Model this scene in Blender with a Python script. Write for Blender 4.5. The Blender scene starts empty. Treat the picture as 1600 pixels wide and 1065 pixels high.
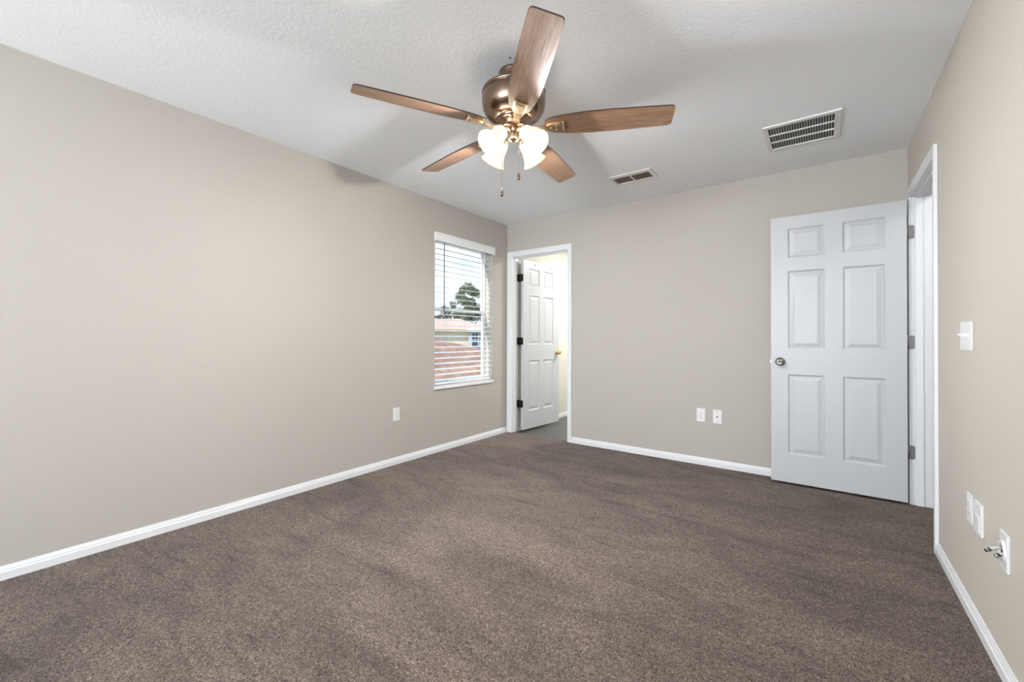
import bpy, bmesh, math, random
from mathutils import Vector, Matrix, Euler
random.seed(7)
PI = math.pi
SC = bpy.context.scene
COL = SC.collection

# ------------------------------------------------------------------ camera, world, sun, exposure
H = 2.44                      # ceiling height
XL, YB, XR, YR = -3.009, 3.9856, 0.4805, -3.60   # left, back, right, rear wall faces
WT = 0.115                    # partition thickness

cam_d = bpy.data.cameras.new('camera')
cam = bpy.data.objects.new('camera', cam_d)
COL.objects.link(cam)
cam_d.sensor_fit = 'HORIZONTAL'
cam_d.sensor_width = 36.0
cam_d.lens = 658.1586 / 1600 * 36.0
cam_d.shift_y = -(532.5 - 522.4133) / 1600
cam_d.clip_start = 0.02
cam_d.clip_end = 500
_yaw, _pit, _rol = 0.6350, 0.0079, 0.0033
_F = Vector((-math.sin(_yaw), math.cos(_yaw), 0)); _R = Vector((math.cos(_yaw), math.sin(_yaw), 0)); _U = Vector((0, 0, 1))
_F2 = _F * math.cos(_pit) + _U * math.sin(_pit); _U2 = _U * math.cos(_pit) - _F * math.sin(_pit)
_R3 = _R * math.cos(_rol) + _U2 * math.sin(_rol); _U3 = _U2 * math.cos(_rol) - _R * math.sin(_rol)
cam.matrix_world = Matrix(((_R3.x, _U3.x, -_F2.x, 0), (_R3.y, _U3.y, -_F2.y, 0), (_R3.z, _U3.z, -_F2.z, 1.1082), (0, 0, 0, 1)))
SC.camera = cam

SC.view_settings.view_transform = 'Standard'
SC.view_settings.look = 'None'
SC.view_settings.gamma = 1.0
SC.view_settings.use_curve_mapping = False
SC.view_settings.exposure = 0.38
SC.cycles.use_denoising = True
SC.cycles.sample_clamp_indirect = 4.0
SC.cycles.caustics_reflective = False
SC.cycles.caustics_refractive = False
SC.cycles.max_bounces = 12
SC.cycles.diffuse_bounces = 8

world = bpy.data.worlds.new('sky'); SC.world = world
world.use_nodes = True
wn, wl = world.node_tree.nodes, world.node_tree.links
wn.clear()
w_out = wn.new('ShaderNodeOutputWorld'); w_bg = wn.new('ShaderNodeBackground')
w_tc = wn.new('ShaderNodeTexCoord'); w_sep = wn.new('ShaderNodeSeparateXYZ')
w_grad = wn.new('ShaderNodeValToRGB'); w_map = wn.new('ShaderNodeMapping'); w_noise = wn.new('ShaderNodeTexNoise')
w_cl = wn.new('ShaderNodeValToRGB'); w_mix = wn.new('ShaderNodeMix'); w_mix.data_type = 'RGBA'
wl.new(w_tc.outputs['Generated'], w_sep.inputs[0])
wl.new(w_sep.outputs['Z'], w_grad.inputs[0])
e = w_grad.color_ramp.elements
e[0].position = 0.0; e[0].color = (0.80, 0.93, 1.0, 1)
e[1].position = 0.6; e[1].color = (0.20, 0.44, 0.90, 1)
_m = w_grad.color_ramp.elements.new(0.22); _m.color = (0.55, 0.78, 1.0, 1)
w_map.inputs['Scale'].default_value = (1, 1, 3.2)
wl.new(w_tc.outputs['Generated'], w_map.inputs[0]); wl.new(w_map.outputs[0], w_noise.inputs['Vector'])
w_noise.inputs['Scale'].default_value = 5.0; w_noise.inputs['Detail'].default_value = 7.0; w_noise.inputs['Roughness'].default_value = 0.6
wl.new(w_noise.outputs['Fac'], w_cl.inputs[0])
e = w_cl.color_ramp.elements
e[0].position = 0.47; e[0].color = (0, 0, 0, 1); e[1].position = 0.68; e[1].color = (0.85, 0.85, 0.85, 1)
wl.new(w_cl.outputs[0], w_mix.inputs[0]); wl.new(w_grad.outputs[0], w_mix.inputs[6])
w_mix.inputs[7].default_value = (0.95, 0.97, 1.0, 1)
wl.new(w_mix.outputs[2], w_bg.inputs['Color']); w_bg.inputs['Strength'].default_value = 1.15
wl.new(w_bg.outputs[0], w_out.inputs[0])

def light(name, kind, loc, energy, color=(1, 1, 1), rot=(0, 0, 0), size=None, size_y=None, radius=None, parent=None, spread=None):
    d = bpy.data.lights.new(name, kind); d.energy = energy; d.color = color
    if kind == 'AREA':
        d.shape = 'RECTANGLE'; d.size = size; d.size_y = size_y or size
        if spread: d.spread = spread
    if radius is not None: d.shadow_soft_size = radius
    o = bpy.data.objects.new(name, d); o.location = loc; o.rotation_euler = rot
    COL.objects.link(o)
    if parent: o.parent = parent
    return o

sun = light('sun', 'SUN', (-10, -12, 18), 5.0, (1.0, 0.96, 0.90), Vector((-0.22, -0.80, 0.86)).to_track_quat('Z', 'Y').to_euler())
sun.data.angle = 0.01
# added fill light behind the camera, tilted up at the ceiling like daylight
FILL_W, BATH_W, HALL_W, SHADE_E, BULB_E = 272, 46, 9, 0.58, 1640.0
W2 = (-2.35, -0.15, 0.45, 2.15)      # added, unseen rear opening x0 x1 z0 z1
light('rear_fill_light', 'AREA', ((W2[0] + W2[1]) / 2, YR - 0.10, (W2[2] + W2[3]) / 2), FILL_W, (0.88, 0.935, 1.0), (PI / 2 + math.radians(42), 0, 0), 2.15, 1.65)
light('bathroom_ceiling_lamp', 'AREA', (-1.9, 5.3, 2.40), BATH_W, (0.96, 0.98, 1.0), (0, 0, 0), 0.5, 0.5)
light('hall_fill_light', 'AREA', (1.15, 3.2, 2.40), HALL_W, (0.97, 0.98, 1.0), (0, 0, 0), 0.5, 0.5)  # unseen hall source added to brighten the doorway jamb

# ------------------------------------------------------------------ materials
def mat(name, color=(0.8, 0.8, 0.8), rough=0.5, metal=0.0, spec=None):
    m = bpy.data.materials.new(name); m.use_nodes = True
    b = m.node_tree.nodes['Principled BSDF']
    b.inputs['Base Color'].default_value = (*color, 1); b.inputs['Roughness'].default_value = rough; b.inputs['Metallic'].default_value = metal
    if spec is not None: b.inputs['Specular IOR Level'].default_value = spec
    return m
def nd(m, t): return m.node_tree.nodes.new(t)
def lk(m, a, b): m.node_tree.links.new(a, b)
def bsdf(m): return m.node_tree.nodes['Principled BSDF']
def coords(m, scale=(1, 1, 1), rot=(0, 0, 0), world_space=True):
    tc = nd(m, 'ShaderNodeNewGeometry') if world_space else nd(m, 'ShaderNodeTexCoord')
    mp = nd(m, 'ShaderNodeMapping'); mp.inputs['Scale'].default_value = scale; mp.inputs['Rotation'].default_value = rot
    lk(m, tc.outputs['Position' if world_space else 'Object'], mp.inputs[0]); return mp.outputs[0]
def noise(m, vec, scale, detail=2.0, rough=0.5, dist=0.0):
    n = nd(m, 'ShaderNodeTexNoise'); n.inputs['Scale'].default_value = scale; n.inputs['Detail'].default_value = detail
    n.inputs['Roughness'].default_value = rough; n.inputs['Distortion'].default_value = dist
    lk(m, vec, n.inputs['Vector']); return n.outputs['Fac']
def ramp(m, fac, stops):
    r = nd(m, 'ShaderNodeValToRGB'); el = r.color_ramp.elements
    while len(el) < len(stops): el.new(0.5)
    for q, (p, c) in zip(el, stops): q.position = p; q.color = (*c, 1) if len(c) == 3 else c
    lk(m, fac, r.inputs[0]); return r.outputs[0]
def mixc(m, a, b, fac, mode='MIX'):
    x = nd(m, 'ShaderNodeMix'); x.data_type = 'RGBA'; x.blend_type = mode
    for s, i in ((a, 6), (b, 7)):
        if hasattr(s, 'links'): lk(m, s, x.inputs[i])
        else: x.inputs[i].default_value = (*s, 1)
    if hasattr(fac, 'links'): lk(m, fac, x.inputs[0])
    else: x.inputs[0].default_value = fac
    return x.outputs[2]
def bump(m, height, strength, dist):
    b = nd(m, 'ShaderNodeBump'); b.inputs['Strength'].default_value = strength; b.inputs['Distance'].default_value = dist
    lk(m, height, b.inputs['Height']); lk(m, b.outputs[0], bsdf(m).inputs['Normal'])

def wall_paint(name, color):
    m = mat(name, color, 0.6, spec=0.25)
    v = coords(m)
    bump(m, noise(m, v, 110, 3, 0.55), 0.35, 0.0012)
    return m
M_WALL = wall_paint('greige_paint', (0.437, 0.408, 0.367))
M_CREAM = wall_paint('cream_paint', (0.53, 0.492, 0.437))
M_BATH = wall_paint('bath_cream_paint', (0.66, 0.635, 0.56))
M_CEIL = mat('ceiling_white', (0.915, 0.935, 0.95), 0.85, spec=0.1)
_v = coords(M_CEIL)
bump(M_CEIL, ramp(M_CEIL, noise(M_CEIL, _v, 48, 3, 0.6, 0.4), [(0.42, (0, 0, 0)), (0.62, (1, 1, 1))]), 0.22, 0.0016)
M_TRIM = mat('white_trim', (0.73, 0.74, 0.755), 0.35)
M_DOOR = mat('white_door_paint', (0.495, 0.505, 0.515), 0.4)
_v = coords(M_DOOR, (60, 60, 9))
bump(M_DOOR, noise(M_DOOR, _v, 3.0, 4, 0.6, 0.6), 0.16, 0.0012)
M_PLATE = mat('white_plastic', (0.74, 0.74, 0.74), 0.3)
M_DARK = mat('dark_slot', (0.015, 0.014, 0.013), 0.6)
M_NICKEL = mat('satin_nickel', (0.30, 0.29, 0.27), 0.18, 1.0)
M_HINGE = mat('grey_hinge_metal', (0.22, 0.21, 0.21), 0.45, 0.7)
M_BRONZE = mat('oil_rubbed_bronze', (0.022, 0.017, 0.014), 0.45, 0.6)
M_BRASS = mat('polished_brass', (0.86, 0.63, 0.25), 0.14, 1.0)
M_FAN = mat('brushed_bronze_nickel', (0.27, 0.185, 0.14), 0.24, 1.0)
M_IRON = mat('champagne_metal', (0.80, 0.62, 0.43), 0.28, 1.0)
M_BLIND = mat('white_vinyl_blind', (0.85, 0.86, 0.87), 0.4)
M_VINYL = mat('white_window_frame', (0.80, 0.80, 0.80), 0.4)
M_SILL = mat('white_marble_sill', (0.82, 0.82, 0.81), 0.25)
M_CORD = mat('grey_cord', (0.50, 0.50, 0.51), 0.6)
M_WAND = mat('backlit_wand', (0.10, 0.10, 0.11), 0.3)  # pale wand with its backlit darkness put into the colour
M_SCREW = mat('screw_metal', (0.55, 0.55, 0.55), 0.35, 1.0)
M_CABLE = mat('grey_cable_jacket', (0.55, 0.55, 0.55), 0.4)
M_SLATV = mat('brown_duct_louver', (0.22, 0.155, 0.105), 0.7)

# carpet: flecked brown frieze, pile lying in broad brushed patches
M_CARPET = mat('brown_carpet', (0.2, 0.16, 0.13), 0.95, spec=0.05)
_v = coords(M_CARPET)
_fib = noise(M_CARPET, _v, 120, 3, 0.7, 1.8)
_fleck_shade = ramp(M_CARPET, _fib, [(0.34, (0.018, 0.010, 0.006)), (0.43, (0.088, 0.061, 0.045)), (0.53, (0.208, 0.159, 0.129)), (0.64, (0.46, 0.37, 0.31))])
_v2 = coords(M_CARPET, (1.0, 2.3, 1), (0, 0, 0.6))
_lay = ramp(M_CARPET, noise(M_CARPET, _v2, 1.25, 4, 0.62, 0.8), [(0.36, (0.72, 0.705, 0.69)), (0.50, (0.96, 0.955, 0.95)), (0.64, (1.20, 1.19, 1.18))])
_v3 = coords(M_CARPET, (1.0, 5.5, 1), (0, 0, -0.35))
_trk = ramp(M_CARPET, noise(M_CARPET, _v3, 2.1, 3, 0.7, 1.2), [(0.31, (0.66, 0.64, 0.625)), (0.44, (0.98, 0.98, 0.98)), (1.0, (1.02, 1.02, 1.02))])
_fleck_shade = mixc(M_CARPET, _fleck_shade, ramp(M_CARPET, noise(M_CARPET, _v, 135, 2, 0.5, 2.2), [(0.44, (1, 1, 1)), (0.50, (0.42, 0.38, 0.35)), (0.56, (1, 1, 1))]), 1.0, 'MULTIPLY')  # thin dark lines put the shade of pile crevices into the colour
_c = mixc(M_CARPET, mixc(M_CARPET, _fleck_shade, _lay, 1.0, 'MULTIPLY'), _trk, 1.0, 'MULTIPLY')
lk(M_CARPET, _c, bsdf(M_CARPET).inputs['Base Color'])
bsdf(M_CARPET).inputs['Sheen Weight'].default_value = 0.15
bump(M_CARPET, _fib, 0.9, 0.012)

M_PLANK = mat('dark_grey_vinyl_plank', (0.06, 0.06, 0.058), 0.35)
_v = coords(M_PLANK, (1, 12, 1), (0, 0, 0.0))
lk(M_PLANK, ramp(M_PLANK, noise(M_PLANK, _v, 5, 4, 0.6), [(0.3, (0.035, 0.035, 0.034)), (0.7, (0.10, 0.10, 0.095))]), bsdf(M_PLANK).inputs['Base Color'])

# fan blade wood (grain along the local X axis)
M_WOOD = mat('walnut_blade', (0.3, 0.2, 0.14), 0.38)
_v = coords(M_WOOD, (2.2, 30, 30), world_space=False)
_g1 = noise(M_WOOD, _v, 2.4, 5, 0.62, 1.1)
_v = coords(M_WOOD, (7, 230, 230), world_space=False)
_g2 = noise(M_WOOD, _v, 1.5, 2, 0.5)
_w = ramp(M_WOOD, _g1, [(0.28, (0.160, 0.087, 0.050)), (0.52, (0.275, 0.163, 0.098)), (0.74, (0.40, 0.262, 0.172))])
lk(M_WOOD, mixc(M_WOOD, _w, ramp(M_WOOD, _g2, [(0.35, (0.80, 0.79, 0.78)), (0.6, (1.06, 1.06, 1.06))]), 1.0, 'MULTIPLY'), bsdf(M_WOOD).inputs['Base Color'])
M_EDGE = mat('dark_blade_edge', (0.045, 0.024, 0.022), 0.4)

def emit(name, color, strength):
    m = mat(name, color, 0.3); b = bsdf(m)
    b.inputs['Emission Color'].default_value = (*color, 1); b.inputs['Emission Strength'].default_value = strength
    return m
M_SHADE = emit('lit_frosted_glass', (1.0, 0.93, 0.79), SHADE_E); bsdf(M_SHADE).inputs['Base Color'].default_value = (0.35, 0.33, 0.29, 1)
M_NECK = emit('lit_frosted_glass_neck', (1.0, 0.90, 0.74), 15.0)
M_RIM = emit('cream_glass_rim', (1.0, 0.80, 0.50), 0.30)
M_BULB = emit('lit_bulb', (0.975, 0.965, 0.985), BULB_E)

M_GLASS = bpy.data.materials.new('window_glass'); M_GLASS.use_nodes = True
_n = M_GLASS.node_tree.nodes; _n.clear()
_o = _n.new('ShaderNodeOutputMaterial'); _t = _n.new('ShaderNodeBsdfTransparent'); _g = _n.new('ShaderNodeBsdfGlossy'); _x = _n.new('ShaderNodeMixShader')
_t.inputs[0].default_value = (0.97, 0.985, 0.98, 1); _g.inputs['Roughness'].default_value = 0.02; _x.inputs[0].default_value = 0.05
lk(M_GLASS, _t.outputs[0], _x.inputs[1]); lk(M_GLASS, _g.outputs[0], _x.inputs[2]); lk(M_GLASS, _x.outputs[0], _o.inputs[0])

# exterior
M_TILE = mat('terracotta_shingle', (0.45, 0.27, 0.2), 0.85)
_v = coords(M_TILE)
_b = nd(M_TILE, 'ShaderNodeTexBrick'); _b.inputs['Scale'].default_value = 1.0
_b.inputs['Brick Width'].default_value = 0.42; _b.inputs['Row Height'].default_value = 0.30; _b.inputs['Mortar Size'].default_value = 0.018
_b.inputs['Color1'].default_value = (0.36, 0.185, 0.12, 1); _b.inputs['Color2'].default_value = (0.50, 0.29, 0.20, 1); _b.inputs['Mortar'].default_value = (0.17, 0.10, 0.08, 1)
_mp = nd(M_TILE, 'ShaderNodeMapping'); _mp.inputs['Rotation'].default_value = (0, 0, PI / 2); lk(M_TILE, _v, _mp.inputs[0]); lk(M_TILE, _mp.outputs[0], _b.inputs['Vector'])
lk(M_TILE, mixc(M_TILE, _b.outputs['Color'], ramp(M_TILE, noise(M_TILE, _v, 3.5, 5, 0.7), [(0.3, (0.62, 0.58, 0.56)), (0.7, (1.15, 1.1, 1.05))]), 1.0, 'MULTIPLY'), bsdf(M_TILE).inputs['Base Color'])
M_TANROOF = mat('tan_shingle', (0.50, 0.35, 0.28), 0.9)
M_GREYROOF = mat('pale_grey_shingle', (0.55, 0.50, 0.48), 0.9)
M_STUCCO = mat('cream_stucco', (0.82, 0.70, 0.50), 0.9)
M_BLUEGREY = mat('blue_grey_stucco', (0.46, 0.53, 0.62), 0.9)
M_HOUSEGLASS = mat('dark_house_glass', (0.03, 0.06, 0.10), 0.08)
M_LAWN = mat('lawn', (0.13, 0.15, 0.09), 0.95)
_v = coords(M_LAWN); lk(M_LAWN, ramp(M_LAWN, noise(M_LAWN, _v, 2, 5), [(0.3, (0.09, 0.11, 0.055)), (0.7, (0.19, 0.20, 0.12))]), bsdf(M_LAWN).inputs['Base Color'])
def leaf_mat(name, a, b):
    m = mat(name, a, 0.7); v = coords(m)
    lk(m, ramp(m, noise(m, v, 1.4, 4, 0.7), [(0.35, a), (0.65, b)]), bsdf(m).inputs['Base Color']); return m
M_LEAF = leaf_mat('green_leaves', (0.030, 0.060, 0.022), (0.16, 0.21, 0.085))
M_LEAF2 = leaf_mat('dark_leaves', (0.014, 0.030, 0.014), (0.05, 0.085, 0.035))
M_BARK = mat('bark', (0.12, 0.09, 0.07), 0.9)

# ------------------------------------------------------------------ mesh helpers
def B(): return bmesh.new()
def box(bm, x0, x1, y0, y1, z0, z1, bev=0.0, mi=0):
    r = bmesh.ops.create_cube(bm, size=1.0)
    vs = r['verts']
    bmesh.ops.scale(bm, vec=(abs(x1 - x0), abs(y1 - y0), abs(z1 - z0)), verts=vs)
    bmesh.ops.translate(bm, vec=((x0 + x1) / 2, (y0 + y1) / 2, (z0 + z1) / 2), verts=vs)
    fs = list({f for v in vs for f in v.link_faces})
    for f in fs: f.material_index = mi
    if bev > 0:
        es = list({e for v in vs for e in v.link_edges})
        r2 = bmesh.ops.bevel(bm, geom=es, offset=bev, segments=2, profile=0.5, affect='EDGES')
        for f in r2['faces']: f.material_index = mi
    return vs
def quad(bm, pts, mi=0):
    f = bm.faces.new([bm.verts.new(p) for p in pts]); f.material_index = mi; return f
def lathe(bm, prof, seg=40, mtx=None, mi=0, close_ends=True):
    rings = []
    for r, z in prof:
        if r < 1e-6: ring = [bm.verts.new((0, 0, z))]
        else: ring = [bm.verts.new((r * math.cos(2 * PI * k / seg), r * math.sin(2 * PI * k / seg), z)) for k in range(seg)]
        rings.append(ring)
    for a, b in zip(rings, rings[1:]):
        for k in range(seg):
            k2 = (k + 1) % seg
            if len(a) == 1 and len(b) == 1: continue
            if len(a) == 1: f = bm.faces.new((a[0], b[k2], b[k]))
            elif len(b) == 1: f = bm.faces.new((a[k], a[k2], b[0]))
            else: f = bm.faces.new((a[k], a[k2], b[k2], b[k]))
            f.smooth = True; f.material_index = mi
    if close_ends:
        for ring in (rings[0], rings[-1]):
            if len(ring) > 1:
                try: bm.faces.new(ring).material_index = mi
                except ValueError: pass
    if mtx is not None: bmesh.ops.transform(bm, matrix=mtx, verts=[v for r in rings for v in r])
def tube(bm, pts, rad, seg=10, mi=0, flat=None):
    pts = [Vector(p) for p in pts]; rings = []
    prev = None
    for i, p in enumerate(pts):
        d = (pts[min(i + 1, len(pts) - 1)] - pts[max(i - 1, 0)]).normalized()
        if prev is None: n = d.cross(Vector((0, 0, 1)) if abs(d.z) < 0.9 else Vector((1, 0, 0))).normalized()
        else: n = (prev - d * prev.dot(d)).normalized()
        prev = n; b = d.cross(n)
        r = rad[i] if isinstance(rad, (list, tuple)) else rad
        fl = flat or 1.0
        rings.append([bm.verts.new(p + n * r * math.cos(2 * PI * k / seg) + b * r * fl * math.sin(2 * PI * k / seg)) for k in range(seg)])
    for a, b in zip(rings, rings[1:]):
        for k in range(seg):
            f = bm.faces.new((a[k], a[(k + 1) % seg], b[(k + 1) % seg], b[k])); f.smooth = True; f.material_index = mi
    for ring in (rings[0], rings[-1]): bm.faces.new(ring).material_index = mi
def prism(bm, poly, axis, a0, a1, mi=0):
    """poly: 2-D outline; swept between a0 and a1 along axis ('x': poly is (y,z); 'y': poly is (x,z); 'z': poly is (x,y))"""
    def P(p, a):
        return {'x': (a, p[0], p[1]), 'y': (p[0], a, p[1]), 'z': (p[0], p[1], a)}[axis]
    A = [bm.verts.new(P(p, a0)) for p in poly]; Bv = [bm.verts.new(P(p, a1)) for p in poly]
    n = len(poly)
    for k in range(n): bm.faces.new((A[k], A[(k + 1) % n], Bv[(k + 1) % n], Bv[k])).material_index = mi
    bm.faces.new(A).material_index = mi; bm.faces.new(Bv).material_index = mi
def obj(name, bm, m, parent=None, loc=None, rot=None):
    bmesh.ops.recalc_face_normals(bm, faces=bm.faces[:])
    me = bpy.data.meshes.new(name); bm.to_mesh(me); bm.free()
    for x in (m if isinstance(m, (list, tuple)) else [m]): me.materials.append(x)
    o = bpy.data.objects.new(name, me); COL.objects.link(o)
    if parent: o.parent = parent
    if loc is not None: o.location = loc
    if rot is not None: o.rotation_euler = rot
    return o
def tag(o, label, cat=None, group=None, kind=None):
    o['label'] = label
    if cat: o['category'] = cat
    if group: o['group'] = group
    if kind: o['kind'] = kind
    return o
def empty(name, loc, label, cat, group=None, kind=None, rot=(0, 0, 0)):
    o = bpy.data.objects.new(name, None); COL.objects.link(o); o.location = loc; o.rotation_euler = rot
    o.empty_display_size = 0.05
    return tag(o, label, cat, group, kind)
def struct(name, bm, m, label, cat):
    return tag(obj(name, bm, m), label, cat, kind='structure')

# ------------------------------------------------------------------ room shell
# window 1 opening in the left wall
WY0, WY1, WZ0, WZ1 = 2.826, 3.712, 0.635, 2.128
LWT = 0.170                                    # outer wall thickness
XO = XL - LWT
bm = B()
box(bm, XO, XL, YR - 0.12, WY0, 0 - 0.05, H)
box(bm, XO, XL, WY1, YB + WT, 0 - 0.05, H)
box(bm, XO, XL, WY0, WY1, -0.05, WZ0)
box(bm, XO, XL, WY0, WY1, WZ1, H)
struct('wall_left', bm, M_WALL, 'greige painted left wall holding the window with white blinds', 'wall')
# back wall with the bathroom doorway
DX0, DX1, DZ = -2.945, -2.183, 2.07           # rough opening
bm = B()
box(bm, DX1, XR + WT, YB, YB + WT, -0.05, H)
box(bm, XL, DX0, YB, YB + WT, -0.05, H)
box(bm, DX0, DX1, YB, YB + WT, DZ, H)
struct('wall_back', bm, M_WALL, 'greige painted back wall with the bathroom doorway near its left end', 'wall')
# right wall with the hall doorway
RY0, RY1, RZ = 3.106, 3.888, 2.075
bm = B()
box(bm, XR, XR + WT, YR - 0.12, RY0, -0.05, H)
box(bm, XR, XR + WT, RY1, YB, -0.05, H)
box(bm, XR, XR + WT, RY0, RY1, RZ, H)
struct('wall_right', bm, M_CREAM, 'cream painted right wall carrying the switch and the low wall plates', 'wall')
# unseen rear wall, set far back, with an opening added for the fill
bm = B()
box(bm, XL, W2[0], YR - 0.12, YR, -0.05, H)
box(bm, W2[1], XR, YR - 0.12, YR, -0.05, H)
box(bm, W2[0], W2[1], YR - 0.12, YR, -0.05, W2[2])
box(bm, W2[0], W2[1], YR - 0.12, YR, W2[3], H)
struct('wall_rear', bm, M_WALL, 'greige painted rear wall with a wide opening added for the daylight fill', 'wall')
bm = B()
box(bm, XO, XR + WT, YR - 0.12, YB + WT, H, H + 0.12)
struct('ceiling', bm, M_CEIL, 'white knockdown textured ceiling', 'ceiling')
bm = B()
box(bm, XL - 0.05, XR, YR - 0.12, YB + 0.035, -0.06, 0.0)
box(bm, XR, 1.9, 2.0, YB, -0.06, 0.0)
struct('floor', bm, M_CARPET, 'brown flecked wall to wall carpet', 'carpet')

# bathroom behind the back wall
BXL, BXR, BY0, BY1 = -2.957, -1.15, YB + WT, 6.6
bm = B(); box(bm, BXL - 0.25, BXL, BY0, BY1, -0.05, H)
struct('wall_bathroom_left', bm, M_BATH, 'cream bathroom wall behind the open bathroom door', 'wall')
bm = B(); box(bm, BXR, BXR + 0.1, BY0, BY1, -0.05, H)
struct('wall_bathroom_right', bm, M_BATH, 'cream bathroom side wall', 'wall')
bm = B(); box(bm, BXL - 0.25, BXR + 0.1, BY1, BY1 + 0.1, -0.05, H)
struct('wall_bathroom_back', bm, M_BATH, 'cream bathroom end wall', 'wall')
bm = B(); box(bm, BXL - 0.25, BXR + 0.1, BY0, BY1 + 0.1, H, H + 0.1)
struct('ceiling_bathroom', bm, M_CEIL, 'white bathroom ceiling', 'ceiling')
bm = B(); box(bm, BXL - 0.05, BXR + 0.05, YB + 0.035, BY1, -0.06, -0.006)
struct('floor_bathroom', bm, M_PLANK, 'dark grey vinyl plank bathroom floor', 'floor')
# hall beyond the right wall
bm = B(); box(bm, 1.8, 1.9, 2.0, YB + WT, -0.05, H)
struct('wall_hall', bm, M_CREAM, 'cream hall wall beyond the right doorway', 'wall')
bm = B(); box(bm, XR + WT, 1.9, YB, YB + WT, -0.05, H)
struct('wall_hall_end', bm, M_CREAM, 'cream end wall of the hall', 'wall')
bm = B(); box(bm, XR + WT, 1.9, 1.9, 2.0, -0.05, H)
struct('wall_hall_near', bm, M_CREAM, 'cream near wall of the hall', 'wall')
bm = B(); box(bm, XR + WT, 1.9, 1.9, YB + WT, H, H + 0.1)
struct('ceiling_hall', bm, M_CEIL, 'white hall ceiling', 'ceiling')

# ------------------------------------------------------------------ baseboards and door trims
BBH = 0.062
def bb_prof(o, s):   # (offset from wall, z) profile; o = wall coordinate, s = direction into the room
    return [(o, 0), (o + s * 0.013, 0), (o + s * 0.013, 0.036), (o + s * 0.0095, 0.041), (o + s * 0.0095, 0.046), (o + s * 0.006, 0.055), (o + s * 0.004, BBH), (o, BBH)]
def baseboard(name, axis, wallc, s, a0, a1, label, dz=0.0):
    bm = B(); prism(bm, [(p, z + dz) for p, z in bb_prof(wallc, s)], 'y' if axis == 'y' else 'x', a0, a1)
    return struct(name, bm, M_TRIM, label, 'baseboard')
baseboard('baseboard_left', 'y', XL, 1, YR, YB, 'white stepped baseboard along the left wall')
baseboard('baseboard_back', 'x', YB, -1, -2.146, XR, 'white stepped baseboard along the back wall right of the bathroom doorway')
baseboard('baseboard_right', 'y', XR, -1, YR, 3.056, 'white stepped baseboard along the cream right wall')
baseboard('baseboard_bathroom', 'y', BXL, 1, BY0, BY1, 'white baseboard on the bathroom wall seen past the open door', -0.006)

CW = 0.057
def casing_prof(w=CW):      # (across from inner edge, thickness)
    return [(0, 0), (0, 0.009), (w * 0.10, 0.011), (w * 0.30, 0.011), (w * 0.36, 0.0125), (w * 0.80, 0.0145), (w, 0.0145), (w, 0)]
def casing(bm, inner0, inner1, ztop, plane, s, axis, w0=CW, w1=CW):
    """mitred casing round an opening from inner0..inner1 (along axis) up to ztop on a wall plane; s = into the room"""
    def V(a, z, t): return (a, plane + s * t, z) if axis == 'x' else (plane + s * t, a, z)
    for (p, wd, sg) in ((inner0, w0, -1), (inner1, w1, 1)):
        pr = casing_prof(wd)
        A = [bm.verts.new(V(p + sg * u, 0.0, t)) for u, t in pr]
        C = [bm.verts.new(V(p + sg * u, ztop + u * CW / wd, t)) for u, t in pr]
        n = len(pr)
        for k in range(n): bm.faces.new((A[k], A[(k + 1) % n], C[(k + 1) % n], C[k]))
        bm.faces.new(A); bm.faces.new(C)
    pr = casing_prof()
    A = [bm.verts.new(V(inner0 - u * w0 / CW, ztop + u, t)) for u, t in pr]
    C = [bm.verts.new(V(inner1 + u * w1 / CW, ztop + u, t)) for u, t in pr]
    n = len(pr)
    for k in range(n): bm.faces.new((A[k], A[(k + 1) % n], C[(k + 1) % n], C[k]))
    bm.faces.new(A); bm.faces.new(C)

# bathroom doorway trim
JX0, JX1, JZ = -2.930, -2.198, 2.055
bm = B()
casing(bm, JX0 - 0.006, JX1 + 0.004, JZ + 0.004, YB, -1, 'x', 0.066, 0.050)
box(bm, DX0, JX0, YB, YB + WT, 0, JZ)
box(bm, JX1, DX1, YB, YB + WT, 0, JZ)
box(bm, DX0, DX1, YB, YB + WT, JZ, DZ)
box(bm, JX0, JX0 + 0.011, YB + 0.036, YB + 0.076, 0, JZ, 0.002)       # stops
box(bm, JX1 - 0.011, JX1, YB + 0.036, YB + 0.076, 0, JZ, 0.002)
box(bm, JX0, JX1, YB + 0.036, YB + 0.076, JZ - 0.011, JZ, 0.002)
struct('trim_1', bm, M_TRIM, 'white moulded casing and jamb round the bathroom doorway', 'door trim')
# hall doorway trim
KY0, KY1, KZ = 3.120, 3.873, 2.062
bm = B()
casing(bm, KY0 - 0.005, KY1 + 0.005, KZ + 0.004, XR, -1, 'y')
box(bm, XR, XR + WT, RY0, KY0, 0, KZ)
box(bm, XR, XR + WT, KY1, RY1, 0, KZ)
box(bm, XR, XR + WT, RY0, RY1, KZ, RZ)
box(bm, XR + 0.022, XR + 0.060, KY1 - 0.011, KY1, 0, KZ, 0.002)
box(bm, XR + 0.022, XR + 0.060, KY0, KY0 + 0.011, 0, KZ, 0.002)
box(bm, XR + 0.022, XR + 0.060, KY0, KY1, KZ - 0.011, KZ, 0.002)
struct('trim_2', bm, M_TRIM, 'white moulded casing and jamb round the hall doorway in the right wall', 'door trim')

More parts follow.
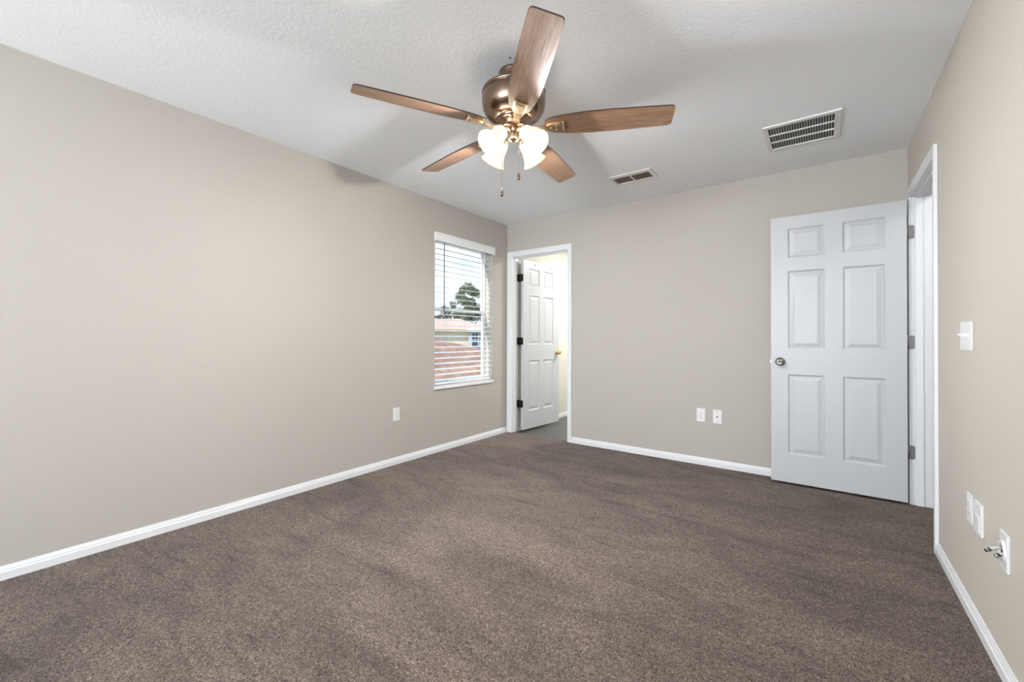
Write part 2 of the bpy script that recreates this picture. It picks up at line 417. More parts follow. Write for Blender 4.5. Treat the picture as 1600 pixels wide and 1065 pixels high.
# ------------------------------------------------------------------ six-panel doors
def leaf_mesh(W, cols, Hd=2.02, T=0.035):
    """hinge edge at the origin, leaf along +X, thickness 0..T along Y"""
    rows = [(0.215, 0.818), (1.010, 1.603), (1.707, 1.926)]
    bm = B()
    xs = [0, cols[0][0], cols[0][1], cols[1][0], cols[1][1], W]
    zs = [0] + [z for r in rows for z in r] + [Hd]
    ring_def = [(0, 0), (0.003, 0.003), (0.010, 0.0105), (0.017, 0.0105), (0.044, 0.0030), (0.050, 0.0030)]
    for side in (0, 1):
        y0 = 0.0 if side == 0 else T
        s = 1 if side == 0 else -1
        for i in range(5):
            for j in range(7):
                x0, x1, z0, z1 = xs[i], xs[i + 1], zs[j], zs[j + 1]
                if i in (1, 3) and j in (1, 3, 5):
                    prev = None
                    for ins, dep in ring_def:
                        r = [bm.verts.new((x, y0 + s * dep, z)) for x, z in ((x0 + ins, z0 + ins), (x1 - ins, z0 + ins), (x1 - ins, z1 - ins), (x0 + ins, z1 - ins))]
                        if prev:
                            for k in range(4): bm.faces.new((prev[k], prev[(k + 1) % 4], r[(k + 1) % 4], r[k]))
                        prev = r
                    bm.faces.new(prev)
                else:
                    quad(bm, ((x0, y0, z0), (x1, y0, z0), (x1, y0, z1), (x0, y0, z1)))
    for (a, b) in (((0, 0), (W, 0)), ((W, 0), (W, Hd)), ((W, Hd), (0, Hd)), ((0, Hd), (0, 0))):
        quad(bm, ((a[0], 0, a[1]), (b[0], 0, b[1]), (b[0], T, b[1]), (a[0], T, a[1])))
    bmesh.ops.remove_doubles(bm, verts=bm.verts[:], dist=1e-5)
    return bm
def knob_mesh(sy, y, with_lock):
    """knob on a face at y, pointing along sy"""
    bm = B()
    prof = [(0, 0), (0.032, 0), (0.033, 0.003), (0.030, 0.008), (0.016, 0.010), (0.012, 0.014), (0.012, 0.026), (0.018, 0.031), (0.026, 0.038), (0.0285, 0.047), (0.026, 0.056), (0.019, 0.0625), (0.010, 0.0635)]
    prof += [(0.0085, 0.060), (0.0, 0.060)] if with_lock else [(0.0, 0.064)]
    mt = Matrix.Translation((0, y, 0)) @ Matrix.Rotation(-PI / 2 * sy, 4, 'X')
    lathe(bm, prof, 28, mt)
    return bm

# door 1: hall door, open against the back wall (hinged at the far jamb of the right doorway)
W1 = 0.778
door1 = empty('door_1', (0.4565, 3.865, 0.02), 'white six-panel door standing open against the back wall', 'door', kind='structure', rot=(0, 0, PI))
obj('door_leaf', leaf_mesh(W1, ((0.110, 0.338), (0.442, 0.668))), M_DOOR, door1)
k = obj('door_knob', knob_mesh(1, 0.035, True), M_NICKEL, door1, (0.718, 0, 0.912)); k['label'] = 'satin nickel knob'
k = obj('door_knob', knob_mesh(-1, 0.0, False), M_NICKEL, door1, (0.718, 0, 0.912)); k['label'] = 'satin nickel knob'
bm = B(); box(bm, W1 - 0.0005, W1 + 0.0015, 0.006, 0.029, 0.885, 0.940, 0.0005); box(bm, W1, W1 + 0.009, 0.012, 0.023, 0.905, 0.920, 0.002)
obj('latch_plate', bm, M_NICKEL, door1)
for hz in (1.830, 1.087, 0.349):
    bm = B()          # in the leaf's own frame: local x = 0.4565 - X, local y = 3.865 - Y
    X0, X1 = 0.4565 - 0.464, 0.4565 - 0.4985
    yf = 3.865 - 3.873
    zz = hz - 0.02
    pts = []
    r = 0.012; hh = 0.046
    poly = [(X0, zz - hh)]
    for q in range(5): a = -PI / 2 + q * PI / 8; poly.append((X1 + r - r * math.cos(a), zz - hh + r + r * math.sin(a)))
    for q in range(5): a = q * PI / 8; poly.append((X1 + r - r * math.cos(a), zz + hh - r + r * math.sin(a)))
    poly.append((X0, zz + hh))
    prism(bm, poly, 'y', yf, yf + 0.0025)
    tube(bm, [(X0 - 0.001, yf + 0.004, zz - hh), (X0 - 0.001, yf + 0.004, zz + hh)], 0.0055, 12)
    tube(bm, [(X0 - 0.001, yf + 0.004, zz + hh), (X0 - 0.001, yf + 0.004, zz + hh + 0.004)], 0.004, 10)
    box(bm, -0.0015, 0.0005, 0.004, 0.033, zz - hh, zz + hh)
    for dz, dx in ((0.030, 0.018), (0.0, 0.026), (-0.030, 0.018)):
        lathe(bm, [(0, 0.0), (0.0035, 0.0), (0.003, 0.0012), (0, 0.0016)], 10, Matrix.Translation((X0 - dx, yf + 0.0025, zz + dz)) @ Matrix.Rotation(-PI / 2, 4, 'X'))
    hg = obj('hinge', bm, M_HINGE, door1); hg['label'] = 'grey metal hinge on the white jamb'

# door 2: bathroom door, open into the bathroom (visible face is local y = 0)
W2D = 0.735
ang2 = math.atan2(1.0, 0.085)
door2 = empty('door_2', (-2.855, 4.100, 0.018), 'white six-panel bathroom door with brass knobs standing open', 'door', kind='structure', rot=(0, 0, ang2))
obj('door_leaf', leaf_mesh(W2D, ((0.110, 0.315), (0.398, 0.605))), M_DOOR, door2)
for sy, y in ((-1, 0.0), (1, 0.035)):
    k = obj('door_knob', knob_mesh(sy, y, False), M_BRASS, door2, (0.680, 0, 0.905)); k['label'] = 'polished brass knob'
bm = B(); box(bm, W2D - 0.0005, W2D + 0.001, 0.006, 0.029, 0.875, 0.935)
obj('latch_plate', bm, M_BRASS, door2)
for hz in (1.825, 1.070, 0.325):
    bm = B(); zz = hz - 0.018; hh = 0.043
    box(bm, -0.003, 0.0005, 0.001, 0.034, zz - hh, zz + hh, 0.001)
    tube(bm, [(-0.004, 0.041, zz - hh), (-0.004, 0.041, zz + hh)], 0.0065, 12)
    box(bm, -0.038, -0.004, 0.0715, 0.0745, zz - hh, zz + hh, 0.001)
    box(bm, -0.008, -0.002, 0.036, 0.074, zz - hh, zz + hh, 0.001)
    hg = obj('hinge', bm, M_BRONZE, door2); hg['label'] = 'dark bronze hinge'
for hx in (0.215, 0.535):       # two small screw hooks near the top edge
    bm = B()
    tube(bm, [(hx, 0.002, 1.985), (hx, -0.006, 1.985), (hx, -0.012, 1.980), (hx, -0.013, 1.972), (hx, -0.009, 1.966)], 0.0028, 8)
    lathe(bm, [(0, 0), (0.006, 0), (0.005, 0.003), (0, 0.003)], 12, Matrix.Translation((hx, 0, 1.985)) @ Matrix.Rotation(PI / 2, 4, 'X'))
    obj('coat_hook', bm, M_HINGE, door2)

# ------------------------------------------------------------------ window 1
win = empty('window_1', (XL - 0.11, (WY0 + WY1) / 2, WZ0), 'white single-hung window behind the open blind in the left wall', 'window', kind='structure')
wl0 = Vector(win.location)
def wbox(bm, x0, x1, y0, y1, z0, z1, bev=0.0): box(bm, x0 - wl0.x, x1 - wl0.x, y0 - wl0.y, y1 - wl0.y, z0 - wl0.z, z1 - wl0.z, bev)
fx0, fx1 = XL - 0.158, XL - 0.104
ft = 0.018
MR = 1.385                                     # meeting rail height
bm = B()
wbox(bm, fx0, fx1, WY0, WY0 + ft, WZ0, WZ1, 0.003); wbox(bm, fx0, fx1, WY1 - ft, WY1, WZ0, WZ1, 0.003)
wbox(bm, fx0, fx1, WY0 + ft, WY1 - ft, WZ1 - ft, WZ1, 0.003); wbox(bm, fx0, fx1, WY0 + ft, WY1 - ft, WZ0, WZ0 + ft, 0.003)
obj('window_frame', bm, M_VINYL, win)
def sash(x0, x1, z0, z1, s=0.018):
    bm = B()
    wbox(bm, x0, x1, WY0 + ft, WY0 + ft + s, z0, z1, 0.002); wbox(bm, x0, x1, WY1 - ft - s, WY1 - ft, z0, z1, 0.002)
    wbox(bm, x0, x1, WY0 + ft + s, WY1 - ft - s, z0, z0 + 0.026, 0.002); wbox(bm, x0, x1, WY0 + ft + s, WY1 - ft - s, z1 - 0.026, z1, 0.002)
    sh = obj('sash', bm, M_VINYL, win)
    bm = B(); xm = (x0 + x1) / 2
    wbox(bm, xm - 0.002, xm + 0.002, WY0 + ft + s, WY1 - ft - s, z0 + 0.026, z1 - 0.026)
    obj('window_pane', bm, M_GLASS, sh)
sash(fx0 + 0.004, fx0 + 0.024, MR - 0.004, WZ1 - ft)
sash(fx0 + 0.028, fx0 + 0.048, WZ0 + ft, MR + 0.026)
bm = B()
wbox(bm, XL - 0.104, XL + 0.012, WY0, WY1, WZ0 - 0.03, WZ0 + 0.004, 0.004)
wbox(bm, XL - 0.002, XL + 0.014, WY0 - 0.004, WY1 + 0.004, WZ0 - 0.03, WZ0 + 0.004, 0.004)
obj('window_sill', bm, M_SILL, win)

# unseen window added behind the camera to go with the fill light
win_added = empty('window_added', ((W2[0] + W2[1]) / 2, YR - 0.06, W2[2]), 'wide unseen window added in the rear wall for the daylight fill', 'window', kind='structure')
bm = B(); q0 = Vector(win_added.location)
for a in (W2[0], (W2[0] + W2[1]) / 2 - 0.02, W2[1] - 0.04):
    box(bm, a - q0.x, a + 0.04 - q0.x, -0.02, 0.02, 0, W2[3] - W2[2])
for z in (0, W2[3] - W2[2] - 0.04):
    box(bm, W2[0] - q0.x, W2[1] - q0.x, -0.02, 0.02, z, z + 0.04)
obj('window_frame', bm, M_VINYL, win_added)
bm = B(); box(bm, W2[0] + 0.02 - q0.x, W2[1] - 0.02 - q0.x, -0.003, 0.003, 0.02, W2[3] - W2[2] - 0.02)
obj('window_pane', bm, M_GLASS, win_added)

# blind
blind = empty('window_blind', (XL - 0.035, (WY0 + WY1) / 2, WZ1), 'open white horizontal slat blind hanging in the left wall window', 'blind')
b0 = Vector(blind.location)
def bbox_(bm, x0, x1, y0, y1, z0, z1, bev=0.0): box(bm, x0 - b0.x, x1 - b0.x, y0 - b0.y, y1 - b0.y, z0 - b0.z, z1 - b0.z, bev)
bm = B()
vy0, vy1 = WY0 - 0.010, WY1 + 0.016
vprof = [(XL + 0.002, 2.046), (XL + 0.022, 2.046), (XL + 0.024, 2.056), (XL + 0.020, 2.066), (XL + 0.020, 2.108), (XL + 0.025, 2.116), (XL + 0.025, 2.128), (XL + 0.002, 2.128)]
prism(bm, [(x - b0.x, z - b0.z) for x, z in vprof], 'y', vy0 - b0.y, vy1 - b0.y)
obj('valance', bm, M_BLIND, blind)
bm = B(); bbox_(bm, XL - 0.060, XL - 0.006, WY0 + 0.006, WY1 - 0.006, 2.066, 2.116, 0.002)
obj('head_rail', bm, M_BLIND, blind)
sx0, sx1 = XL - 0.064, XL - 0.008            # slat depth
NS = 26; sz0, sz1 = 0.690, 2.040
bm = B()
for i in range(NS):
    z = sz0 + (sz1 - sz0) * i / (NS - 1)
    n = 5; top = []; bot = []
    for kk in range(n + 1):
        t = kk / n; x = sx0 + (sx1 - sx0) * t
        crown = 0.0022 * (1 - (2 * t - 1) ** 2); tilt = 0.0045 - 0.009 * t
        top.append((x - b0.x, z + crown + tilt + 0.0014 - b0.z)); bot.append((x - b0.x, z + crown + tilt - 0.0014 - b0.z))
    prism(bm, top + bot[::-1], 'y', WY0 + 0.008 - b0.y, WY1 - 0.008 - b0.y)
obj('slats', bm, M_BLIND, blind)
bm = B(); bbox_(bm, sx0, sx1, WY0 + 0.008, WY1 - 0.008, WZ0 + 0.012, WZ0 + 0.034, 0.004)
obj('bottom_rail', bm, M_BLIND, blind)
bm = B(); bbox_(bm, sx1 - 0.004, sx1 + 0.010, WY1 - 0.035, WY1 - 0.018, WZ0 + 0.008, WZ0 + 0.038, 0.002)
obj('hold_down_bracket', bm, M_CORD, blind)
for yy in (3.005, 3.271, 3.560):
    bm = B()
    for xx in (sx0 - 0.001, sx1 + 0.001):
        tube(bm, [(xx - b0.x, yy - b0.y, WZ0 + 0.03 - b0.z), (xx - b0.x, yy - b0.y, 2.055 - b0.z)], 0.0009, 6)
    for i in range(NS):
        z = sz0 + (sz1 - sz0) * i / (NS - 1) - 0.002
        tube(bm, [(sx0 - b0.x, yy + 0.004 - b0.y, z - b0.z), (sx1 - b0.x, yy + 0.004 - b0.y, z - b0.z)], 0.0008, 5)
    obj('ladder_cord', bm, M_CORD, blind)
bm = B()
tube(bm, [(XL - 0.003 - b0.x, 2.955 - b0.y, 2.055 - b0.z), (XL - 0.002 - b0.x, 2.955 - b0.y, 1.42 - b0.z)], 0.0042, 6)
tube(bm, [(XL - 0.002 - b0.x, 2.955 - b0.y, 1.42 - b0.z), (XL - 0.002 - b0.x, 2.955 - b0.y, 1.335 - b0.z)], 0.0062, 8)
w_ = obj('tilt_wand', bm, M_WAND, blind); w_['label'] = 'tilt wand coloured dark as if backlit'

# ------------------------------------------------------------------ ceiling fan
FC = Vector((-1.2481, 1.7017, H))
fan = empty('ceiling_fan', FC, 'five-blade wooden ceiling fan with four lit bell glass shades', 'ceiling fan', rot=(0.0, 0, 0))
def fz(z): return z - H
bm = B()
lathe(bm, [(0.0, 0.0), (0.074, 0.0), (0.076, -0.004), (0.073, -0.010), (0.072, -0.040), (0.070, -0.062), (0.0, -0.062)], 48)
c_ = obj('canopy', bm, M_FAN, fan)
bm = B()
lathe(bm, [(0.0, -0.060), (0.072, -0.060), (0.085, -0.066), (0.120, -0.078), (0.150, -0.092), (0.158, -0.098), (0.161, -0.106), (0.156, -0.112), (0.153, -0.113), (0.159, -0.117), (0.160, -0.150), (0.154, -0.185), (0.140, -0.212), (0.120, -0.228), (0.092, -0.236), (0.0, -0.236)], 64)
obj('motor_housing', bm, M_FAN, fan)
bm = B()
lathe(bm, [(0.0, -0.230), (0.086, -0.230), (0.088, -0.236), (0.080, -0.250), (0.066, -0.254), (0.062, -0.258), (0.062, -0.268), (0.056, -0.274), (0.024, -0.276), (0.0, -0.276)], 48)
obj('fitter_plate', bm, M_FAN, fan)
bm = B()
lathe(bm, [(0.0, -0.270), (0.015, -0.270), (0.016, -0.285), (0.012, -0.290), (0.012, -0.297), (0.020, -0.303), (0.026, -0.312), (0.026, -0.336), (0.022, -0.341), (0.013, -0.344), (0.008, -0.348), (0.0, -0.350)], 32)
obj('switch_housing', bm, M_IRON, fan)
# blades
PH = 0.4619; BPIT = -0.2274; BZ = fz(2.1625)
def blade_outline():
    def hw(r):      # half width along the radius
        pts = [(0.172, 0.040), (0.20, 0.053), (0.26, 0.063), (0.36, 0.0705), (0.48, 0.0715), (0.60, 0.069), (0.70, 0.0655), (0.765, 0.0625)]
        for (a, b), (c, d) in zip(pts, pts[1:]):
            if r <= c: t = (r - a) / (c - a); return b + (d - b) * t
        return pts[-1][1]
    up = []
    rs = [0.172 + (0.745 - 0.172) * i / 26 for i in range(27)]
    for r in rs: up.append((r, hw(r)))
    cr = 0.018; e_ = 0.765; w = hw(0.765)
    for q in range(1, 6):
        a = q / 5 * PI / 2
        up.append((e_ - cr + cr * math.sin(a), w - cr + cr * math.cos(a)))
    root = [(0.160, 0.030), (0.156, 0.016)]
    half = root[::-1] + up
    return half + [(x, -y) for x, y in half[::-1]]
def blade_mesh():
    bm = B(); o = blade_outline(); t = 0.0032
    prism(bm, o, 'z', -t, t)
    bm.normal_update()
    for f in bm.faces: f.material_index = 0 if abs(f.normal.z) > 0.5 else 1
    return bm
def iron_mesh():
    bm = B()
    # neck from the motor flange down under the blade, then a holder plate on its underside
    pts = [(0.070, 0, -0.004), (0.100, 0, -0.012), (0.130, 0, -0.017), (0.160, 0, -0.015)]
    for (p, q, w0, w1) in ((pts[0], pts[1], 0.020, 0.017), (pts[1], pts[2], 0.017, 0.012), (pts[2], pts[3], 0.012, 0.020)):
        v = [(p[0], -w0, p[2] - 0.004), (p[0], w0, p[2] - 0.004), (q[0], w1, q[2] - 0.004), (q[0], -w1, q[2] - 0.004)]
        u = [(a, b, c + 0.008) for a, b, c in v]
        A = [bm.verts.new(x) for x in v]; C = [bm.verts.new(x) for x in u]
        for kk in range(4): bm.faces.new((A[kk], A[(kk + 1) % 4], C[(kk + 1) % 4], C[kk]))
        bm.faces.new(A); bm.faces.new(C)
    out = [(0.155, 0.018), (0.175, 0.027), (0.205, 0.0315), (0.245, 0.0315), (0.252, 0.027), (0.252, -0.027), (0.245, -0.0315), (0.205, -0.0315), (0.175, -0.027), (0.155, -0.018)]
    prism(bm, out, 'z', -0.012, -0.0035)
    # raised centre pad and the hooked outer lip
    prism(bm, [(0.165, 0.012), (0.190, 0.021), (0.232, 0.022), (0.232, -0.022), (0.190, -0.021), (0.165, -0.012)], 'z', -0.018, -0.011)
    tube(bm, [(0.249, -0.026, -0.012), (0.250, 0.0, -0.016), (0.249, 0.026, -0.012)], 0.0055, 8)
    for px, py in ((0.215, 0.014), (0.215, -0.014), (0.188, 0)):
        lathe(bm, [(0, -0.0205), (0.0035, -0.020), (0.0045, -0.0175), (0, -0.0175)], 10, Matrix.Translation((px, py, 0)))
    bmesh.ops.bevel(bm, geom=[e for e in bm.edges if e.calc_face_angle(0) > 0.9], offset=0.0012, segments=1, affect='EDGES')
    return bm
blade0 = iron0 = None
for kk in range(5):
    mtx = Matrix.Rotation(PH + kk * 2 * PI / 5, 4, 'Z') @ Matrix.Rotation(BPIT, 4, 'X')
    if blade0 is None:
        blade0 = bl = obj('blade', blade_mesh(), [M_WOOD, M_EDGE], fan)
        iron0 = ir = obj('blade_iron', iron_mesh(), M_IRON, bl)
        ir['label'] = 'champagne metal blade bracket'
    else:
        bl = blade0.copy(); COL.objects.link(bl); bl.parent = fan
        ir = iron0.copy(); COL.objects.link(ir); ir.parent = bl
    bl.matrix_basis = Matrix.Translation((0, 0, BZ + 0.0173 * 0.0)) @ mtx
# light kit: four arms and bell shades
def shade_mesh():
    bm = B()
    outer = [(0.026, 0.0), (0.031, 0.004), (0.034, 0.014), (0.0365, 0.034), (0.040, 0.056), (0.045, 0.076), (0.052, 0.094), (0.060, 0.108), (0.0635, 0.114)]
    inner = [(r - 0.003, z) for r, z in outer[::-1]]
    lathe(bm, outer + [(0.0635, 0.1155), (0.0605, 0.1155)] + inner, 40, close_ends=False)
    bm.normal_update()
    for f in bm.faces:
        if f.calc_center_median().z < 0.036: f.material_index = 1
    return bm
def bulb_mesh():
    bm = B()
    lathe(bm, [(0, 0.0), (0.013, 0.0), (0.014, 0.034), (0.018, 0.050), (0.025, 0.067), (0.0285, 0.084), (0.026, 0.100), (0.017, 0.111), (0, 0.115)], 24)
    return bm
def arm_mesh():
    bm = B()
    tube(bm, [(0.020, 0, -0.304), (0.036, 0, -0.292), (0.050, 0, -0.288), (0.062, 0, -0.297), (0.070, 0, -0.312)], [0.007, 0.006, 0.006, 0.0065, 0.008], 10)
    mt = Matrix.Translation((0.069, 0, -0.309)) @ Matrix.Rotation(math.radians(180 - 45), 4, 'Y')
    lathe(bm, [(0.0, -0.010), (0.012, -0.010), (0.018, -0.004), (0.027, 0.004), (0.029, 0.016), (0.027, 0.017), (0.0, 0.017)], 24, mt)
    return bm
arm0 = shade0 = None
for kk in range(4):
    a = math.radians(261 - 0.7 + 90 * kk)
    rz = Matrix.Rotation(a, 4, 'Z')
    sm = rz @ Matrix.Translation((0.0785, 0, fz(2.118))) @ Matrix.Rotation(math.radians(180 - 44), 4, 'Y')
    if arm0 is None:
        arm0 = ar = obj('light_arm', arm_mesh(), M_IRON, fan)
        shade0 = sh = obj('lamp_shade', shade_mesh(), [M_SHADE, M_NECK], fan)
        bulb0 = bu = obj('light_bulb', bulb_mesh(), M_BULB, sh)
        sh['label'] = 'lit frosted white bell glass shade'
        bm = B(); lathe(bm, [(0.0615, 0.1090), (0.0655, 0.1120), (0.0664, 0.1155), (0.0640, 0.1180), (0.0600, 0.1172), (0.0600, 0.1130)], 40, close_ends=False)
        rim0 = rm = obj('shade_rim', bm, M_RIM, sh)
    else:
        ar = arm0.copy(); sh = shade0.copy(); bu = bulb0.copy(); rm = rim0.copy()
        for o_, p_ in ((ar, fan), (sh, fan), (bu, sh), (rm, sh)): COL.objects.link(o_); o_.parent = p_
    ar.matrix_basis = rz; sh.matrix_basis = sm
# pull chains
for (cx_, cy_, ztop, zbot) in ((-0.052, -0.028, fz(2.10), fz(1.865)), (0.022, 0.014, fz(2.10), fz(1.945))):
    bm = B(); n = int((ztop - zbot) / 0.0045)
    tube(bm, [(cx_, cy_, ztop), (cx_, cy_, zbot)], 0.0009, 6)
    for i in range(0, n, 1):
        z = ztop - i * 0.0045
        lathe(bm, [(0, -0.0017), (0.0016, 0), (0, 0.0017)], 6, Matrix.Translation((cx_, cy_, z)))
    ch = obj('pull_chain', bm, M_FAN, fan)
    bm = B()
    lathe(bm, [(0, 0.0), (0.003, -0.002), (0.004, -0.010), (0.0068, -0.022), (0.0075, -0.034), (0.0055, -0.043), (0, -0.046)], 14, Matrix.Translation((cx_, cy_, zbot)))
    obj('pull_fob', bm, M_FAN, ch)
# small screw anchor left in the ceiling beside the fan
bm = B(); lathe(bm, [(0, 0.001), (0.0045, 0.001), (0.004, -0.002), (0.002, -0.003), (0, -0.003)], 12)
tag(obj('ceiling_screw', bm, M_DARK, None, (-1.193, 1.596, H)), 'tiny dark screw end in the ceiling above the fan', 'screw')

# ------------------------------------------------------------------ ceiling vents
RX0, RX1, RYA, RYB_ = -0.303, 0.096, 3.072, 3.478
rg = empty('return_air_grille', ((RX0 + RX1) / 2, (RYA + RYB_) / 2, H), 'white square return air grille with dark slots in the ceiling', 'vent')
g0 = Vector(rg.location)
ix0, ix1, iy0, iy1 = RX0 + 0.026, RX1 - 0.034, RYA + 0.034, RYB_ - 0.024
bm = B()
for (a, b, c, d) in ((RX0, RX1, RYA, iy0), (RX0, RX1, iy1, RYB_), (RX0, ix0, iy0, iy1), (ix1, RX1, iy0, iy1)):
    box(bm, a - g0.x, b - g0.x, c - g0.y, d - g0.y, -0.009, 0.0005, 0.0025)
for sx_, sy_ in ((RX1 - 0.016, RYA + 0.09), (RX1 - 0.016, RYB_ - 0.09), (RX0 + 0.012, RYA + 0.09), (RX0 + 0.012, RYB_ - 0.09)):
    lathe(bm, [(0, -0.0105), (0.004, -0.010), (0.0045, -0.008), (0, -0.008)], 10, Matrix.Translation((sx_ - g0.x, sy_ - g0.y, 0)))
obj('grille_frame', bm, M_PLATE, rg)
bm = B(); box(bm, ix0 - 0.004 - g0.x, ix1 + 0.004 - g0.x, iy0 - 0.004 - g0.y, iy1 + 0.004 - g0.y, -0.0012, 0.0005)
d_ = obj('duct_opening', bm, M_DARK, rg); d_['label'] = 'black duct opening'
bm = B(); NF = 25
for i in range(1, NF):
    x = ix0 + (ix1 - ix0) * i / NF - g0.x
    box(bm, x - 0.0013, x + 0.0013, iy0 - g0.y, iy1 - g0.y, -0.0050, -0.001)
for i in (1, 2):
    y = iy0 + (iy1 - iy0) * i / 3 - g0.y
    box(bm, ix0 - g0.x, ix1 - g0.x, y - 0.0065, y + 0.0065, -0.0075, -0.001)
obj('grille_bars', bm, M_PLATE, rg)

SX0, SX1, SYA, SYB = -1.432, -1.078, 3.272, 3.482
sv = empty('supply_vent', ((SX0 + SX1) / 2, (SYA + SYB) / 2, H), 'small white ceiling vent with two brown louvred openings', 'vent')
g0 = Vector(sv.location)
jx0, jx1, jy0, jy1, jm = -1.406, -1.110, 3.322, 3.458, -1.262
bm = B()
for (a, b, c, d) in ((SX0, SX1, SYA, jy0), (SX0, SX1, jy1, SYB), (SX0, jx0, jy0, jy1), (jx1, SX1, jy0, jy1), (jm - 0.007, jm + 0.007, jy0, jy1)):
    box(bm, a - g0.x, b - g0.x, c - g0.y, d - g0.y, -0.010, 0.0005, 0.0025)
obj('vent_frame', bm, M_PLATE, sv)
bm = B(); box(bm, jx0 - 0.003 - g0.x, jx1 + 0.003 - g0.x, jy0 - 0.003 - g0.y, jy1 + 0.003 - g0.y, -0.0012, 0.0005)
obj('duct_opening', bm, M_DARK, sv)
bm = B()
for i in range(5):
    y = jy0 + (jy1 - jy0) * (i + 0.62) / 5 - g0.y
    for (a, b) in ((jx0, jm - 0.007), (jm + 0.007, jx1)):
        q = [(y - 0.0105, -0.0052), (y - 0.0098, -0.0062), (y + 0.0110, -0.0034), (y + 0.0103, -0.0024)]
        prism(bm, q, 'x', a - g0.x, b - g0.x)
lv = obj('louver_blades', bm, M_SLATV, sv); lv['label'] = 'brown tilted louvres'
bm = B(); tube(bm, [(jx0 - 0.012 - g0.x, jy0 + 0.035 - g0.y, -0.008), (jx0 - 0.012 - g0.x, jy0 + 0.035 - g0.y, -0.018)], 0.003, 8)
obj('damper_lever', bm, M_PLATE, sv)

# ------------------------------------------------------------------ wall plates  (local frame: x across, y out of wall = -Y, z up)
def plate_body(w, h, t=0.006):
    bm = B(); box(bm, -w / 2, w / 2, -t, 0.0, -h / 2, h / 2, 0.0022); return bm
def duplex(root, t=0.006):
    for s in (1, -1):
        bm = B()
        poly = []
        R_ = 0.0172
        for q in range(24):
            a = q * 2 * PI / 24; x = R_ * math.cos(a); z = R_ * math.sin(a)
            poly.append((x, max(-0.0135, min(0.0135, z)) + s * 0.0195))
        prism(bm, poly, 'y', -t - 0.0022, -t + 0.001)
        rc = obj('receptacle', bm, M_PLATE, root)
        bm = B(); z = s * 0.0195
        box(bm, -0.0075, -0.0055, -t - 0.0026, -t - 0.001, z - 0.001, z + 0.0065)
        box(bm, 0.0052, 0.0072, -t - 0.0026, -t - 0.001, z + 0.0, z + 0.006)
        lathe(bm, [(0, 0), (0.0024, 0), (0.0024, 0.0008), (0, 0.0008)], 10, Matrix.Translation((0, -t - 0.0021, z - 0.0065)) @ Matrix.Rotation(PI / 2, 4, 'X'))
        sl = obj('outlet_slots', bm, M_DARK, rc); sl['label'] = 'dark plug slots'
    bm = B(); lathe(bm, [(0, 0), (0.003, 0), (0.0026, 0.001), (0, 0.0012)], 10, Matrix.Translation((0, -t, 0)) @ Matrix.Rotation(PI / 2, 4, 'X'))
    obj('screw', bm, M_SCREW, root)
def screws(root, pts, t=0.006, m=None, r=0.0032):
    for x, z in pts:
        bm = B(); lathe(bm, [(0, 0), (r, 0), (r * 0.85, 0.001), (0, 0.0013)], 10, Matrix.Translation((x, -t, z)) @ Matrix.Rotation(PI / 2, 4, 'X'))
        obj('screw', bm, m or M_PLATE, root)
RL, RB, RR = (0, 0, PI / 2), (0, 0, 0), (0, 0, -PI / 2)     # left wall faces +X, back wall faces -Y, right wall faces -X
o1 = empty('wall_outlet', (XL, 2.376, 0.437), 'white duplex outlet low on the left wall beside the window', 'outlet', rot=RL)
obj('cover_plate', plate_body(0.070, 0.114), M_PLATE, o1); duplex(o1)
o2 = empty('wall_outlet', (-0.863, YB, 0.435), 'white duplex outlet on the back wall beside the cable jack plate', 'outlet', rot=RB)
obj('cover_plate', plate_body(0.070, 0.118), M_PLATE, o2); duplex(o2)
o3 = empty('cable_jack_plate', (-0.731, YB, 0.433), 'white cable jack plate with dark centre connector on the back wall', 'wall plate', rot=RB)
obj('cover_plate', plate_body(0.070, 0.118), M_PLATE, o3)
bm = B(); lathe(bm, [(0, 0), (0.0055, 0), (0.0055, 0.003), (0.0046, 0.004), (0.0046, 0.011), (0.002, 0.011), (0.0, 0.009)], 14, Matrix.Translation((0, -0.006, 0)) @ Matrix.Rotation(PI / 2, 4, 'X'))
cj = obj('coax_connector', bm, M_BRONZE, o3); cj['label'] = 'dark cable connector'
screws(o3, [(0, 0.044), (0, -0.044)], m=M_HINGE, r=0.0036)

sw = empty('light_switch', (XR, 2.506, 1.122), 'white three-gang toggle light switch plate on the cream right wall', 'switch', rot=RR)
obj('cover_plate', plate_body(0.166, 0.118), M_PLATE, sw)
for dx in (-0.046, 0, 0.046):
    bm = B(); box(bm, dx - 0.0055, dx + 0.0055, -0.0075, -0.005, -0.013, 0.013, 0.001)
    pr = [(-0.006, -0.006), (-0.020, 0.004), (-0.021, 0.010), (-0.018, 0.011), (-0.006, 0.006)]
    prism(bm, pr, 'x', dx - 0.0036, dx + 0.0036)
    obj('toggle', bm, M_PLATE, sw)
screws(sw, [(dx, dz) for dx in (-0.046, 0, 0.046) for dz in (0.030, -0.030)])
o4 = empty('wall_outlet', (XR, 2.464, 0.430), 'white duplex outlet on the right wall nearest the hall doorway', 'outlet', rot=RR)
obj('cover_plate', plate_body(0.070, 0.118, 0.006), M_PLATE, o4); duplex(o4, 0.006)
o5 = empty('blank_wall_plate', (XR, 2.340, 0.431), 'white wall plate with raised insert, middle of the three low right wall plates', 'wall plate', rot=RR)
obj('cover_plate', plate_body(0.092, 0.120, 0.009), M_PLATE, o5)
bm = B(); box(bm, -0.028, 0.028, -0.0115, -0.008, -0.050, 0.012, 0.001); obj('insert', bm, M_PLATE, o5)
screws(o5, [(0.0, 0.040)], 0.009)
o6 = empty('cable_pass_plate', (XR, 2.058, 0.420), 'white wall plate with oval opening and cable ends, nearest the camera on the right wall', 'wall plate', rot=RR)
